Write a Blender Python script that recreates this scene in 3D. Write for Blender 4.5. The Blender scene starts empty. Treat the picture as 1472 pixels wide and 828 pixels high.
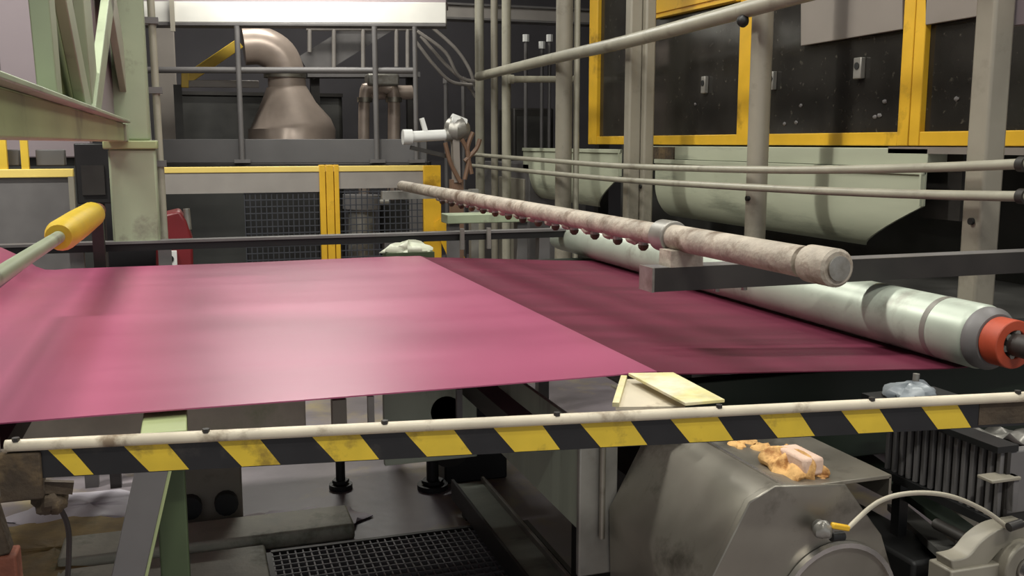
import bpy, math, random
from mathutils import Vector as V, Matrix
random.seed(7)

# ------------------------------------------------------------------ camera
F, CX, CY = 1400.0, 736.0, 414.0
PITCH = math.atan(209 / 1400)
YAW = math.atan2(466, math.hypot(1400, 209))
CAM = V((0, 0, 1.65))
fw = V((math.sin(YAW) * math.cos(PITCH), math.cos(YAW) * math.cos(PITCH), -math.sin(PITCH)))
rt = V((math.cos(YAW), -math.sin(YAW), 0))
up = rt.cross(fw)
scene = bpy.context.scene
COL = scene.collection
cd = bpy.data.cameras.new('camera'); co = bpy.data.objects.new('camera', cd); COL.objects.link(co)
cd.sensor_width = 36; cd.lens = F / 1472 * 36; cd.clip_start = .05
co.location = CAM
co.rotation_euler = (math.pi / 2 - PITCH, 0, -YAW)
scene.camera = co

def P(px, py, X=None, Y=None, Z=None):
    """point of the hall that stands at a given X, Y or Z along a sight line"""
    d = fw * F + rt * (px - CX) - up * (py - CY)
    if X is not None: t = X / d.x
    elif Y is not None: t = Y / d.y
    else: t = (Z - CAM.z) / d.z
    return CAM + d * t
def PX(pt, px):                 # metres for px pixels at a point
    return px * (V(pt) - CAM).dot(fw) / F

# ------------------------------------------------------------------ light
w = bpy.data.worlds.new('World'); scene.world = w; w.use_nodes = True
w.node_tree.nodes['Background'].inputs[0].default_value = (.92, .95, 1, 1)
w.node_tree.nodes['Background'].inputs[1].default_value = .5
vs = scene.view_settings
vs.view_transform = 'Standard'; vs.look = 'None'; vs.gamma = 1; vs.exposure = 0.0
vs.use_curve_mapping = False

def area(name, loc, power, sx, sy, rot=(0, 0, 0), col=(1, .99, .92)):
    l = bpy.data.lights.new(name, 'AREA'); l.shape = 'RECTANGLE'; l.size = sx; l.size_y = sy
    l.energy = power; l.color = col
    o = bpy.data.objects.new(name, l); COL.objects.link(o); o.location = loc; o.rotation_euler = rot
    return o
HALL_LAMPS = [((.3, 1.6, 5.3), 65), ((-2.0, 4.2, 5.3), 250), ((1.0, 4.4, 5.3), 85),
              ((4.2, 3.0, 5.3), 70), ((.2, -1.8, 5.3), 150), ((3.4, -1.2, 5.3), 80), ((1.2, 10.6, 5.3), 100)]  # last lamp is added to lift the dark background
LAMP_AT = ['over the near web edge', 'above the mauve partition', 'over the far web edge', 'above the press', 'behind the viewer', 'right of the viewer', 'above the far stair, added to brighten the background']

# ------------------------------------------------------------------ materials
def srgb(r, g, b):
    f = lambda c: c / 12.92 if c <= .04045 else ((c + .055) / 1.055) ** 2.4
    return (f(r / 255), f(g / 255), f(b / 255))
M = {}
def mat(name, rgb, rough=.5, metal=0., var=.18, scale=5., bump=0., bscale=60., dirt=None, damt=.5, dscale=3.,
        spec=.5, emit=0., stretch=None, sheen=0.):
    m = bpy.data.materials.new(name); m.use_nodes = True
    nt = m.node_tree; N = nt.nodes; L = nt.links
    b = N['Principled BSDF']
    c = srgb(*rgb)
    tc = N.new('ShaderNodeTexCoord'); src = tc.outputs['Object']
    if stretch:
        mp = N.new('ShaderNodeMapping'); mp.inputs['Scale'].default_value = stretch
        L.new(src, mp.inputs['Vector']); src = mp.outputs['Vector']
    n = N.new('ShaderNodeTexNoise'); n.inputs['Scale'].default_value = scale; n.inputs['Detail'].default_value = 5
    L.new(src, n.inputs['Vector'])
    r = N.new('ShaderNodeValToRGB')
    r.color_ramp.elements[0].position = .3; r.color_ramp.elements[1].position = .7
    r.color_ramp.elements[0].color = (*[x * (1 - var) for x in c], 1)
    r.color_ramp.elements[1].color = (*[min(1, x * (1 + var)) for x in c], 1)
    L.new(n.outputs['Fac'], r.inputs['Fac'])
    out = r.outputs['Color']
    if dirt:
        n2 = N.new('ShaderNodeTexNoise'); n2.inputs['Scale'].default_value = dscale; n2.inputs['Detail'].default_value = 8
        n2.inputs['Roughness'].default_value = .65
        L.new(src, n2.inputs['Vector'])
        r2 = N.new('ShaderNodeValToRGB'); r2.color_ramp.elements[0].position = .52 - .2 * (damt - .5); r2.color_ramp.elements[1].position = .68
        L.new(n2.outputs['Fac'], r2.inputs['Fac'])
        mx = N.new('ShaderNodeMix'); mx.data_type = 'RGBA'
        L.new(r2.outputs['Color'], mx.inputs['Factor']); L.new(out, mx.inputs[6]); mx.inputs[7].default_value = (*srgb(*dirt), 1)
        out = mx.outputs[2]
    L.new(out, b.inputs['Base Color'])
    mr = N.new('ShaderNodeMapRange'); mr.inputs['To Min'].default_value = max(.03, rough - .1); mr.inputs['To Max'].default_value = min(1, rough + .1)
    L.new(n.outputs['Fac'], mr.inputs['Value']); L.new(mr.outputs['Result'], b.inputs['Roughness'])
    b.inputs['Metallic'].default_value = metal
    b.inputs['Specular IOR Level'].default_value = spec
    if sheen:
        b.inputs['Sheen Weight'].default_value = sheen; b.inputs['Sheen Roughness'].default_value = .4
    if bump:
        nb = N.new('ShaderNodeTexNoise'); nb.inputs['Scale'].default_value = bscale; nb.inputs['Detail'].default_value = 4
        L.new(src, nb.inputs['Vector'])
        bp = N.new('ShaderNodeBump'); bp.inputs['Strength'].default_value = bump; bp.inputs['Distance'].default_value = .01
        L.new(nb.outputs['Fac'], bp.inputs['Height']); L.new(bp.outputs['Normal'], b.inputs['Normal'])
    if emit:
        b.inputs['Emission Color'].default_value = (1, .95, .86, 1); b.inputs['Emission Strength'].default_value = emit
    M[name] = m
    return m

mat('web_level', (156, 68, 102), .34, spec=.9, sheen=.1, var=.05, scale=1.2, stretch=(.5, 3, 1))
mat('web_shaded', (95, 37, 55), .55, var=.2, scale=1.5, stretch=(.6, 5, 1), spec=.2)  # darker copy of the web colour, shade of the sloping part painted in
mat('green', (160, 170, 122), .45, var=.12, scale=4, dirt=(126, 130, 98), damt=.3)
mat('green_pale', (156, 166, 138), .45, var=.1, scale=4, dirt=(120, 120, 104), damt=.3)
mat('green_black', (20, 32, 20), .6, var=.2)
mat('green_grey', (152, 160, 142), .5, var=.14, dirt=(116, 120, 104), damt=.4, stretch=(1, 3, .3))
mat('pad_yellow', (214, 182, 44), .5, var=.08, scale=8)
mat('green_olive', (116, 124, 80), .5, var=.12)
mat('green_dark', (66, 78, 52), .55, var=.2)
mat('post_grey', (142, 136, 122), .42, var=.1, scale=5, dirt=(112, 106, 94), damt=.35)
mat('rail_grey', (158, 154, 138), .38, var=.1, scale=8, dirt=(120, 114, 100), damt=.3)
mat('trough', (188, 192, 168), .5, var=.1, scale=3, dirt=(150, 154, 134), damt=.4, stretch=(1, .3, 2))
mat('yellow', (224, 176, 44), .42, var=.08, scale=6, dirt=(168, 128, 30), damt=.25)
mat('yellow_fence', (222, 186, 60), .4, var=.08, scale=6)
mat('tape_yellow', (214, 182, 52), .5, var=.1, scale=14, dirt=(150, 124, 44), damt=.4, dscale=16)
mat('tape_black', (26, 25, 26), .45, var=.3, scale=16, dirt=(52, 48, 44), damt=.3, dscale=12)
mat('cream', (205, 194, 172), .45, var=.12, scale=10, dirt=(130, 112, 90), damt=.35, dscale=9)
mat('white_beam', (232, 230, 222), .5, var=.04)
mat('beam_grey', (150, 144, 138), .5, var=.08)
mat('dark_steel', (52, 49, 46), .5, .2, var=.25, scale=7)
mat('black_steel', (24, 24, 24), .5, var=.3)
mat('mid_grey', (104, 101, 100), .5, var=.14, scale=5)
mat('plat_grey', (92, 90, 90), .55, var=.1, scale=3)
mat('mauve', (142, 130, 134), .55, var=.06, scale=2)
mat('galv', (150, 147, 140), .38, .55, var=.2, scale=9, dirt=(104, 96, 84), damt=.4)
mat('pipe_crust', (166, 156, 142), .62, .1, var=.22, scale=16, bump=.5, bscale=40, dirt=(110, 94, 78), damt=.5, dscale=11)
mat('stainless', (148, 143, 132), .36, .75, var=.16, scale=5, dirt=(84, 80, 70), damt=.45, dscale=4)
mat('stainless_bright', (196, 192, 186), .22, .85, var=.1, scale=8)
mat('duct', (176, 160, 148), .34, .35, var=.16, scale=3)
mat('roller', (172, 180, 166), .42, .25, var=.1, scale=5, dirt=(150, 152, 140), damt=.4, dscale=6)
mat('orange', (164, 66, 40), .5, var=.15, scale=14)
mat('rail_pale', (238, 210, 116), .45, var=.06)
mat('baffle', (196, 188, 168), .6, var=.25, scale=6, dirt=(140, 150, 110), damt=.5)
mat('mud', (150, 128, 80), .7, var=.3, scale=9, bump=.5, bscale=18, dirt=(96, 96, 60), damt=.5)
mat('red', (112, 28, 33), .45, var=.15)
mat('rust', (120, 66, 46), .75, var=.3, scale=18, bump=.3, dirt=(150, 116, 90), damt=.4, dscale=9)
mat('rust_brown', (70, 58, 44), .8, var=.35, scale=20, bump=.5, dirt=(116, 96, 66), damt=.5, dscale=8)
mat('crust', (208, 164, 104), .85, var=.22, scale=26, bump=.7, bscale=30, dirt=(150, 100, 52), damt=.4, dscale=18)
mat('crust_pale', (206, 176, 156), .8, var=.12, scale=16, bump=.3)
mat('residue', (204, 194, 138), .7, var=.2, scale=24, dirt=(222, 214, 198), damt=1.1, dscale=9)
mat('glass_dark', (40, 38, 35), .16, var=.25, scale=4, dirt=(82, 78, 70), damt=.05, dscale=26)
mat('plate_grey', (134, 126, 118), .5, var=.08, scale=3)
mat('wall_dark', (78, 75, 78), .8, var=.25, scale=.8)
mat('ceiling', (120, 118, 112), .8, var=.1, scale=.6)
mat('floor', (128, 120, 124), .42, var=.3, scale=2.2, bump=.12, bscale=14, dirt=(166, 150, 110), damt=.45, dscale=1.4)
mat('concrete', (180, 178, 160), .6, var=.22, scale=6, bump=.2, dirt=(96, 100, 80), damt=.5)
mat('spill', (196, 190, 198), .4, var=.15, scale=7)
mat('blue_grey', (132, 138, 142), .35, var=.15, scale=8)
mat('cable_white', (196, 188, 168), .45, var=.06)
mat('cable_dark', (52, 46, 44), .5, var=.1)
mat('hose_brown', (110, 84, 66), .55, var=.15)
mat('white_plastic', (222, 222, 218), .35, var=.04)
mat('mesh_wire', (58, 60, 66), .5, var=.1)
mat('mesh_back', (48, 49, 47), .7, var=.3, scale=3)
mat('machine_dark', (58, 57, 54), .55, var=.35, scale=4)
mat('lamp_glow', (255, 250, 240), .5, emit=6)
mat('bag', (196, 200, 180), .4, var=.15, scale=12)

# ------------------------------------------------------------------ mesh helpers
ORG = {}
class MB:
    def __init__(s): s.v = []; s.f = []
    def add(s, vs, fs):
        k = len(s.v); s.v += [V(p) for p in vs]; s.f += [tuple(i + k for i in q) for q in fs]; return s
    def box(s, a, b):
        (x0, y0, z0), (x1, y1, z1) = [tuple(map(min, zip(a, b))), tuple(map(max, zip(a, b)))]
        return s.add([(x0,y0,z0),(x1,y0,z0),(x1,y1,z0),(x0,y1,z0),(x0,y0,z1),(x1,y0,z1),(x1,y1,z1),(x0,y1,z1)],
                     [(0,3,2,1),(4,5,6,7),(0,1,5,4),(1,2,6,5),(2,3,7,6),(3,0,4,7)])
    def frame(s, d, ref=None):
        d = d.normalized(); ref = V(ref) if ref else (V((0,0,1)) if abs(d.z) < .95 else V((0,1,0)))
        a = d.cross(ref).normalized(); return a, a.cross(d).normalized()
    def bar(s, p0, p1, wd, ht, ref=None):      # rectangular bar; ht lies along ref
        p0, p1 = V(p0), V(p1); a, b = s.frame(p1 - p0, ref); a = a * wd / 2; b = b * ht / 2
        vs = [p + x for p in (p0, p1) for x in (-a - b, a - b, a + b, -a + b)]
        return s.add(vs, [(3,2,1,0),(4,5,6,7),(0,1,5,4),(1,2,6,5),(2,3,7,6),(3,0,4,7)])
    def tube(s, pts, r, n=14, caps=True):
        pts = [V(p) for p in pts]; rs = r if isinstance(r, (list, tuple)) else [r] * len(pts)
        k = len(s.v); m = len(pts); a = None
        for i, p in enumerate(pts):
            d = (pts[min(i + 1, m - 1)] - pts[max(i - 1, 0)]).normalized()
            if a is None: a, b = s.frame(d)
            else:
                a = (a - d * a.dot(d)).normalized(); b = a.cross(d).normalized()
            for j in range(n):
                t = 2 * math.pi * j / n; s.v.append(p + (a * math.cos(t) + b * math.sin(t)) * rs[i])
        for i in range(m - 1):
            for j in range(n):
                q = k + i * n + j; q2 = k + i * n + (j + 1) % n
                s.f.append((q, q2, q2 + n, q + n))
        if caps:
            s.f.append(tuple(k + j for j in range(n))[::-1]); s.f.append(tuple(k + (m - 1) * n + j for j in range(n)))
        return s
    def prism(s, poly, ext):                   # planar polygon pushed along ext
        poly = [V(p) for p in poly]; e = V(ext); n = len(poly)
        fs = [tuple(range(n))[::-1], tuple(range(n, 2 * n))] + [(i, (i + 1) % n, (i + 1) % n + n, i + n) for i in range(n)]
        return s.add(poly + [p + e for p in poly], fs)
    def ring(s, c, axis, r0, r1, ln, n=24):    # hollow ring with length ln along axis
        c = V(c); ax = V(axis).normalized(); a, b = s.frame(ax); k = len(s.v)
        for (r, t) in ((r0, 0), (r1, 0), (r1, ln), (r0, ln)):
            for j in range(n):
                q = 2 * math.pi * j / n; s.v.append(c + ax * t + (a * math.cos(q) + b * math.sin(q)) * r)
        for i in range(4):
            for j in range(n):
                j2 = (j + 1) % n; i2 = (i + 1) % 4
                s.f.append((k + i * n + j, k + i * n + j2, k + i2 * n + j2, k + i2 * n + j))
        return s
    def lump(s, c, rx, ry, rz, n=18, m=10, amp=.25, seed=0, flat=True):
        rnd = random.Random(seed); ph = [rnd.uniform(0, 6.3) for _ in range(8)]; k = len(s.v); c = V(c)
        for i in range(m + 1):
            th = math.pi * i / m
            for j in range(n):
                q = 2 * math.pi * j / n
                g = 1 + amp * (math.sin(3 * q + ph[0]) * math.sin(2 * th + ph[1]) * .6 + math.sin(5 * q + ph[2]) * math.sin(4 * th + ph[3]) * .4 + .3 * math.sin(9 * q + ph[4]))
                z = math.cos(th) * rz * g
                if flat: z = max(z, -rz * .2)
                s.v.append(c + V((math.sin(th) * math.cos(q) * rx * g, math.sin(th) * math.sin(q) * ry * g, z)))
        for i in range(m):
            for j in range(n):
                j2 = (j + 1) % n; s.f.append((k + i * n + j, k + (i + 1) * n + j, k + (i + 1) * n + j2, k + i * n + j2))
        return s
    def build(s, name, mt, parent=None, bevel=0., smooth=True, kind=None, label=None):
        if parent is not None: o0 = ORG[parent.name]
        else:
            o0 = V((sum(p.x for p in s.v) / len(s.v), sum(p.y for p in s.v) / len(s.v), min(p.z for p in s.v)))
        me = bpy.data.meshes.new(name); me.from_pydata([p - o0 for p in s.v], [], s.f)
        me.materials.append(M[mt]); me.validate()
        import bmesh
        bm = bmesh.new(); bm.from_mesh(me); bmesh.ops.recalc_face_normals(bm, faces=bm.faces); bm.to_mesh(me); bm.free()
        if smooth:
            me.polygons.foreach_set('use_smooth', [True] * len(me.polygons)); me.set_sharp_from_angle(angle=math.radians(38))
        o = bpy.data.objects.new(name, me); COL.objects.link(o)
        if parent is not None: o.parent = parent
        else: o.location = o0
        ORG[o.name] = o0
        if bevel:
            bv = o.modifiers.new('bevel', 'BEVEL'); bv.width = bevel; bv.segments = 2; bv.limit_method = 'ANGLE'; bv.angle_limit = math.radians(50)
        if kind: o['kind'] = kind
        if label: o['label'] = label
        return o
def tag(o, label, cat, group=None):
    o['label'] = label; o['category'] = cat
    if group: o['group'] = group
    return o
def thing(name, loc, label, cat, group=None):
    o = bpy.data.objects.new(name, None); COL.objects.link(o); o.location = V(loc); o.empty_display_size = .1
    ORG[o.name] = V(loc)
    return tag(o, label, cat, group)
def struct(o): o['kind'] = 'structure'; return o
def smooth_path(pts, k=6):
    pts = [V(p) for p in pts]; out = []
    for i in range(len(pts) - 1):
        p0 = pts[max(i - 1, 0)]; p1 = pts[i]; p2 = pts[i + 1]; p3 = pts[min(i + 2, len(pts) - 1)]
        for j in range(k):
            t = j / k
            out.append(.5 * ((2 * p1) + (p2 - p0) * t + (2 * p0 - 5 * p1 + 4 * p2 - p3) * t * t + (3 * p1 - p0 - 3 * p2 + p3) * t ** 3))
    return out + [pts[-1]]

# ------------------------------------------------------------------ the hall
struct(MB().box((-6, -4, -.2), (8, 14.2, 0)).build('floor', 'floor'))
struct(MB().box((-6, 14, 0), (8, 14.2, 6)).build('wall_back', 'wall_dark'))
struct(MB().box((-6.2, -4, 0), (-6, 14.2, 6)).build('wall_left', 'wall_dark'))
struct(MB().box((8, -4, 0), (8.2, 14.2, 6)).build('wall_right', 'wall_dark'))
struct(MB().box((-6.2, -4, 6), (8.2, 14.2, 6.2)).build('ceiling', 'ceiling'))
for i, (loc, pw) in enumerate(HALL_LAMPS):
    t = thing('ceiling_lamp', (loc[0], loc[1], loc[2]), 'long ceiling lamp hanging ' + LAMP_AT[i], 'lamp', 'ceiling lamps above the line')
    x, y, z = loc
    MB().box((x - .75, y - .16, z + .02), (x + .75, y + .16, z + .1)).build('housing', 'beam_grey', t)
    MB().box((x - .7, y - .12, z + .005), (x + .7, y + .12, z + .018)).build('diffuser', 'lamp_glow', t)
    for s in (-.5, .5): MB().tube([(x + s, y, z + .1), (x + s, y, 6)], .008, 8).build('hanger', 'dark_steel', t)
    area('lamp_light', (x, y, z - .01), pw, 1.4, .24)

# ------------------------------------------------------------------ the web
WY0, WY1 = 2.09, 4.66
def strip(path, y0, y1, th, ny=10, sag=0.):
    m = MB(); n = len(path)
    for k in (0, 1):
        for i, (x, z) in enumerate(path):
            for j in range(ny + 1):
                y = y0 + (y1 - y0) * j / ny
                m.v.append(V((x, y, z - th * k + (sag * (math.sin(2.3 * x + 1.1 * y) + .6 * math.sin(4.1 * y - 1.3 * x + 1)) if -.45 < x < .95 or 1.15 < x < 1.8 else 0))))
    a = n * (ny + 1)
    for i in range(n - 1):
        for j in range(ny):
            q = i * (ny + 1) + j; m.f.append((q, q + ny + 1, q + ny + 2, q + 1)); m.f.append((q + a, q + a + 1, q + a + ny + 2, q + a + ny + 1))
        for j in (0, ny):
            q = i * (ny + 1) + j; m.f.append((q, q + ny + 1, q + ny + 1 + a, q + a))
    for i in (0, n - 1):
        for j in range(ny):
            q = i * (ny + 1) + j; m.f.append((q, q + 1, q + 1 + a, q + a))
    return m
web = thing('fabric_web', (.4, 3.4, 1.1), 'wide pink fabric web stretched flat across the machine', 'fabric')
left0 = [(-1.15, 1.36), (-.78, 1.20), (-.70, 1.155), (-.655, 1.115), (-.62, 1.10), (-.58, 1.097), (-.53, 1.10), (-.2, 1.1), (.2, 1.098), (.6, 1.099), (1.03, 1.1), (1.06, 1.099)]
def dense(path, h=.04):
    out = []
    for (a, b), (c, d) in zip(path, path[1:]):
        n = max(1, int(abs(c - a) / h)); out += [(a + (c - a) * k / n, b + (d - b) * k / n) for k in range(n)]
    return out + [path[-1]]
left = dense(left0)
strip(left, WY0, WY1, .003, 50, .0022).build('level_section', 'web_level', web, label='pale pink level section of the web')
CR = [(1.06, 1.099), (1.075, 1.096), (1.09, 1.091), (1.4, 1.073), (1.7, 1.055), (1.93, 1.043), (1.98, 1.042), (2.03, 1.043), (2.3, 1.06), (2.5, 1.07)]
strip(dense(CR), WY0, WY1, .003, 50, .0015).build('shaded_section', 'web_shaded', web, label='web section sloping under the roller, its shade painted dark wine')

def roll(name, x, z, r, y0, y1, mt, label, cat='roller', shaft=.02, ext=.12):
    t = thing(name, (x, y0, z - r), label, cat)
    MB().tube([(x, y0, z), (x, y1, z)], r, 40).build('shell', mt, t)
    MB().tube([(x, y0 - ext, z), (x, y0, z)], shaft, 14).build('shaft', 'dark_steel', t)
    MB().tube([(x, y1, z), (x, y1 + ext, z)], shaft, 14).build('shaft', 'dark_steel', t)
    return t
roll('idler_roller', 1.065, 1.055, .038, WY0 + .01, WY1 - .01, 'galv', 'thin idler roller under the crease of the pink web')
roll('carrier_roller', -.60, 1.05, .042, WY0 + .01, WY1 - .01, 'dark_steel', 'dark roller under the left edge of the pink web')

roll('guide_roller', -1.165, 1.318, .042, WY0 + .01, WY1 - .01, 'galv', 'steel guide roller where the web rises at its far left')
roll('exit_roller', 2.51, 1.03, .04, WY0 + .2, WY1 - .01, 'dark_steel', 'dark roller under the web end behind the large pale roller')
# big pressing roller
RX, RZ, RR, RY0, RY1 = 2.0, 1.135, .088, 2.03, 5.15
big = thing('press_roller', (RX, RY0, RZ - RR), 'large pale steel roller lying across the dark end of the web', 'roller')
MB().tube([(RX, RY0, RZ), (RX, RY0 + .012, RZ), (RX, RY1, RZ)], [RR - .008, RR, RR], 48).build('shell', 'roller', big)
MB().ring((RX, 2.16, RZ), (0, 1, 0), RR - .002, RR + .001, .02, 48).build('wear_band', 'galv', big)
MB().tube([(RX, RY0 - .04, RZ), (RX, RY0 - .02, RZ), (RX, RY0, RZ)], [.07, RR - .004, RR - .004], 40).build('end_housing', 'mid_grey', big)
MB().ring((RX, RY0 - .1, RZ), (0, 1, 0), .036, .064, .06, 36).build('end_collar', 'orange', big, .003, label='orange end collar')
MB().tube([(RX, RY0 - .2, RZ), (RX, RY0, RZ)], .03, 18).build('shaft', 'dark_steel', big)
for k in range(6):
    a = k * math.pi / 3 + .3; c = V((RX + .03 * math.cos(a), RY0 - .1, RZ + .03 * math.sin(a)))
    MB().tube([c, c + V((0, .05, 0))], .009, 6).build('bolt', 'galv', big)
MB().tube([(RX, RY1, RZ), (RX, RY1 + .1, RZ)], .03, 18).build('shaft', 'dark_steel', big)

# machine bed under the web
bed = thing('machine_bed', (.6, 3.4, 0), 'dark steel machine bed with side frames carrying the web rollers', 'machine')
def sideframe(y, nm):
    MB().box((1.15, y - .03, .78), (2.75, y + .03, 1.033)).build(nm, 'green_black', bed, .004)
sideframe(2.22, 'side_frame'); sideframe(4.84, 'side_frame')
for x in (1.3, 2.6):
    for y in (2.35, 4.84): MB().box((x - .05, y - .05, 0), (x + .05, y + .05, .79)).build('leg', 'black_steel', bed, .004)
MB().box((-1.0, 2.9, .74), (.3, 2.92, 1.0)).build('grey_baffle', 'baffle', bed, .004)
MB().box((.5, 2.7, .72), (.78, 2.72, 1.0)).build('green_baffle', 'green_grey', bed, .004)
MB().box((-.9, 4.55, .95), (1.02, 4.6, 1.04)).build('edge_rail', 'dark_steel', bed, .004)
for x in (-.45, .75):
    MB().box((x - .03, 2.19, .93), (x + .03, 4.56, .985)).build('cross_member', 'dark_steel', bed)
# uprights seen in the gap below the near web edge
for px, wd, mt in ((487, 20, 'post_grey'), (533, 9, 'galv'), (660, 8, 'mid_grey')):
    p = P(px, 590, Y=2.6); r = PX(p, wd) / 2
    MB().box((p.x - r, 2.6 - r, .8), (p.x + r, 2.6 + r, .96)).build('upright', mt, bed)
for px in (635, 732):
    p = P(px, 585, Y=2.75)
    MB().tube([(p.x, 2.7, p.z), (p.x, 2.85, p.z)], PX(p, 22), 20).build('drive_wheel', 'black_steel', bed)
# black beam along the far web edge
bb = thing('black_crossbeam', (.5, 4.88, 0), 'long black crossbeam running behind the far edge of the web', 'beam')
a = P(60, 351, Y=4.95); b = P(750, 341, Y=4.95)
zt = (a.z + b.z) / 2 + .012
MB().box((a.x - .4, 4.92, zt - .035), (b.x + .3, 4.98, zt)).build('beam', 'black_steel', bb)
MB().box((a.x - .4, 4.905, zt), (b.x + .3, 4.98, zt + .012)).build('top_strip', 'mid_grey', bb)
for px in (112, 238, 560, 780):
    p = P(px, 380, Y=4.95); MB().box((p.x - .03, 4.92, 0), (p.x + .03, 4.98, zt - .035)).build('support_leg', 'mid_grey', bb)
for px in (664, 702):
    p = P(px, 350, Y=4.9); MB().box((p.x - .01, 4.885, zt - .08), (p.x + .01, 4.905, zt + .03)).build('hook', 'galv', bb)

# ------------------------------------------------------------------ spray bar over the web
SX, SZ = 1.30, 1.385
pn = P(1190, 383, Z=SZ); pf = P(578, 267, Z=SZ)
sb = thing('spray_bar', (pn.x, pn.y, SZ), 'encrusted spray pipe with nozzles slung across above the web', 'pipe')
lerp = lambda t: pn.lerp(pf, t)
yj = .17
MB().tube([lerp(yj), lerp(.5), pf], [.032, .032, .031], 24).build('long_pipe', 'pipe_crust', sb)
MB().tube([lerp(.02), lerp(yj)], .036, 28).build('near_pipe', 'pipe_crust', sb)
MB().tube([lerp(yj - .006), lerp(yj + .012)], .046, 28).build('flange', 'galv', sb, .003)
dr = (pf - pn).normalized()
MB().tube([pn - dr * .035, pn - dr * .03, pn + dr * .06], [.036, .042, .042], 28).build('end_cap', 'pipe_crust', sb)
MB().tube([pn - dr * .041, pn - dr * .033], .027, 28).build('cap_plug', 'galv', sb)
for k in range(14):
    t = yj + .04 + k * .043; c = lerp(t)
    nz = MB().tube([c + V((0, 0, -.022)), c + V((0, 0, -.042))], .015, 10).build('nozzle', 'galv', sb)
    MB().tube([c + V((0, 0, -.04)), c + V((0, 0, -.05)), c + V((0, 0, -.058))], [.017, .015, .007], 10).build('nozzle_tip', 'rust_brown', nz)
    MB().lump(c + dr * .06 + V((0, 0, -.03)), .02, .035, .014, 12, 8, amp=.35, seed=k, flat=False).build('deposit', 'pipe_crust', sb)
sup = P(575, 275, Y=pf.y + .05)
MB().bar(pf + V((-.12, .05, -.06)), pf + V((.5, .05, -.06)), .05, .05).build('far_support', 'galv', sb)
MB().box((pf.x + .45, pf.y + .02, 0), (pf.x + .5, pf.y + .08, pf.z - .03)).build('far_stand', 'galv', sb)
# channel bracket
p0 = P(932, 401, Y=2.42)
br = thing('bracket_arm', (2.75, 2.42, p0.z - .04), 'dark channel bracket arm reaching under the near end of the spray pipe', 'bracket')
zc = p0.z
MB().box((p0.x, 2.39, zc - .033), (2.72, 2.40, zc + .033)).build('web_plate', 'dark_steel', br)
MB().box((p0.x, 2.40, zc + .025), (2.72, 2.47, zc + .033)).build('top_flange', 'mid_grey', br)
MB().box((p0.x, 2.40, zc - .033), (2.72, 2.47, zc - .025)).build('bottom_flange', 'dark_steel', br)
MB().box((p0.x - .004, 2.388, zc - .034), (p0.x + .003, 2.47, zc + .034)).build('end_plate', 'galv', br)
for px in (1035, 1075):
    p = P(px, 421, Y=2.41); MB().tube([(p.x, 2.43, zc - .033), (p.x, 2.43, zc - .047)], .009, 8).build('bolt', 'galv', br)
q = lerp(.13); MB().box((q.x - .05, 2.39, zc + .033), (q.x + .05, 2.46, q.z - .03)).build('saddle', 'pipe_crust', br)

# ------------------------------------------------------------------ posts and rails on the right
PXX = 2.75
def post(px, wpx, square, label, mt='post_grey', X=PXX, name='steel_post', z1=3.6, bolts=()):
    p = P(px, 230, X=X); wd = PX(p, wpx)
    t = thing(name, (p.x, p.y, 0), label, 'post', 'steel posts right of the web')
    if square: MB().box((p.x - wd / 2, p.y - wd / 2, 0), (p.x + wd / 2, p.y + wd / 2, z1)).build('shaft', mt, t, .012)
    else: MB().tube([(p.x, p.y, 0), (p.x, p.y, z1)], wd / 2, 24).build('shaft', mt, t)
    MB().box((p.x - wd, p.y - wd, 0), (p.x + wd, p.y + wd, .015)).build('base_plate', mt, t)
    for py in bolts:
        c = P(px, py, X=X); c = V((p.x - wd / 2 - .012, p.y - wd * .1, c.z))
        MB().tube([c, c + V((.02, 0, 0))], .013, 10).build('bolt', 'black_steel', t)
    return t
post(1416, 37, True, 'nearest and widest grey steel post, rightmost of the row', bolts=(318,))
post(1089, 30, False, 'round grey steel post just right of a yellow window frame, second from the right', bolts=(285,))
post(908, 19, True, 'square grey post left of a close-set twin, middle of the row', bolts=())
post(929, 16, True, 'square grey post right of a close-set twin, middle of the row', X=PXX + .08, bolts=(268,))
post(810, 24, False, 'round grey post crossing in front of the far pale trough')
post(828, 9, False, 'thin grey tube close beside a round post, left of the yellow enclosure', mt='rail_grey', X=PXX + .1, name='thin_post')
post(728, 13, False, 'far slender grey post, third from the left of the post row', mt='rail_grey')
post(711, 10, False, 'far slender grey post, second from the left of the post row', mt='post_grey')
post(690, 13, False, 'far pale post carrying the low end of the handrail, leftmost of the row', mt='rail_grey')

def rail(pts, X, r, name, label, cat='rail', joints=(), mt='rail_grey'):
    path = smooth_path([P(x, y, X=X) for x, y in pts], 5)
    t = thing(name, path[-1], label, cat)
    MB().tube(path, r, 18).build('pipe', mt, t)
    for x, y in joints:
        c = P(x, y, X=X); d = (P(x + 5, y, X=X) - c).normalized()
        MB().ring(c, (0, -1, 0), r - .002, r + .008, .03, 20).build('coupling', 'dark_steel', t)
    return t
rail([(678, 222), (790, 231), (900, 239), (1090, 244), (1250, 243), (1390, 239), (1520, 233)], 2.62, .018, 'guard_rail', 'upper of the two long parallel grey guard pipes on the right', joints=((1466, 236),))
rail([(678, 238), (790, 249), (900, 259), (1090, 270), (1250, 277), (1390, 281), (1520, 283)], 2.62, .018, 'guard_rail', 'lower of the two long parallel grey guard pipes on the right', joints=((1466, 282),))
hr = rail([(688, 110), (795, 84), (900, 60), (1060, 17), (1150, -8), (1420, -80)], 2.62, .041, 'handrail', 'thick pale handrail pipe climbing to the upper right past the posts')
c = P(1068, 30, X=2.6); MB().lump(c, .03, .03, .03, amp=.1, flat=False).build('clamp_knob', 'black_steel', hr)
t = thing('cross_tube', P(735, 114, X=2.78), 'short horizontal grey tube between the far slender posts', 'rail')
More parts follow.
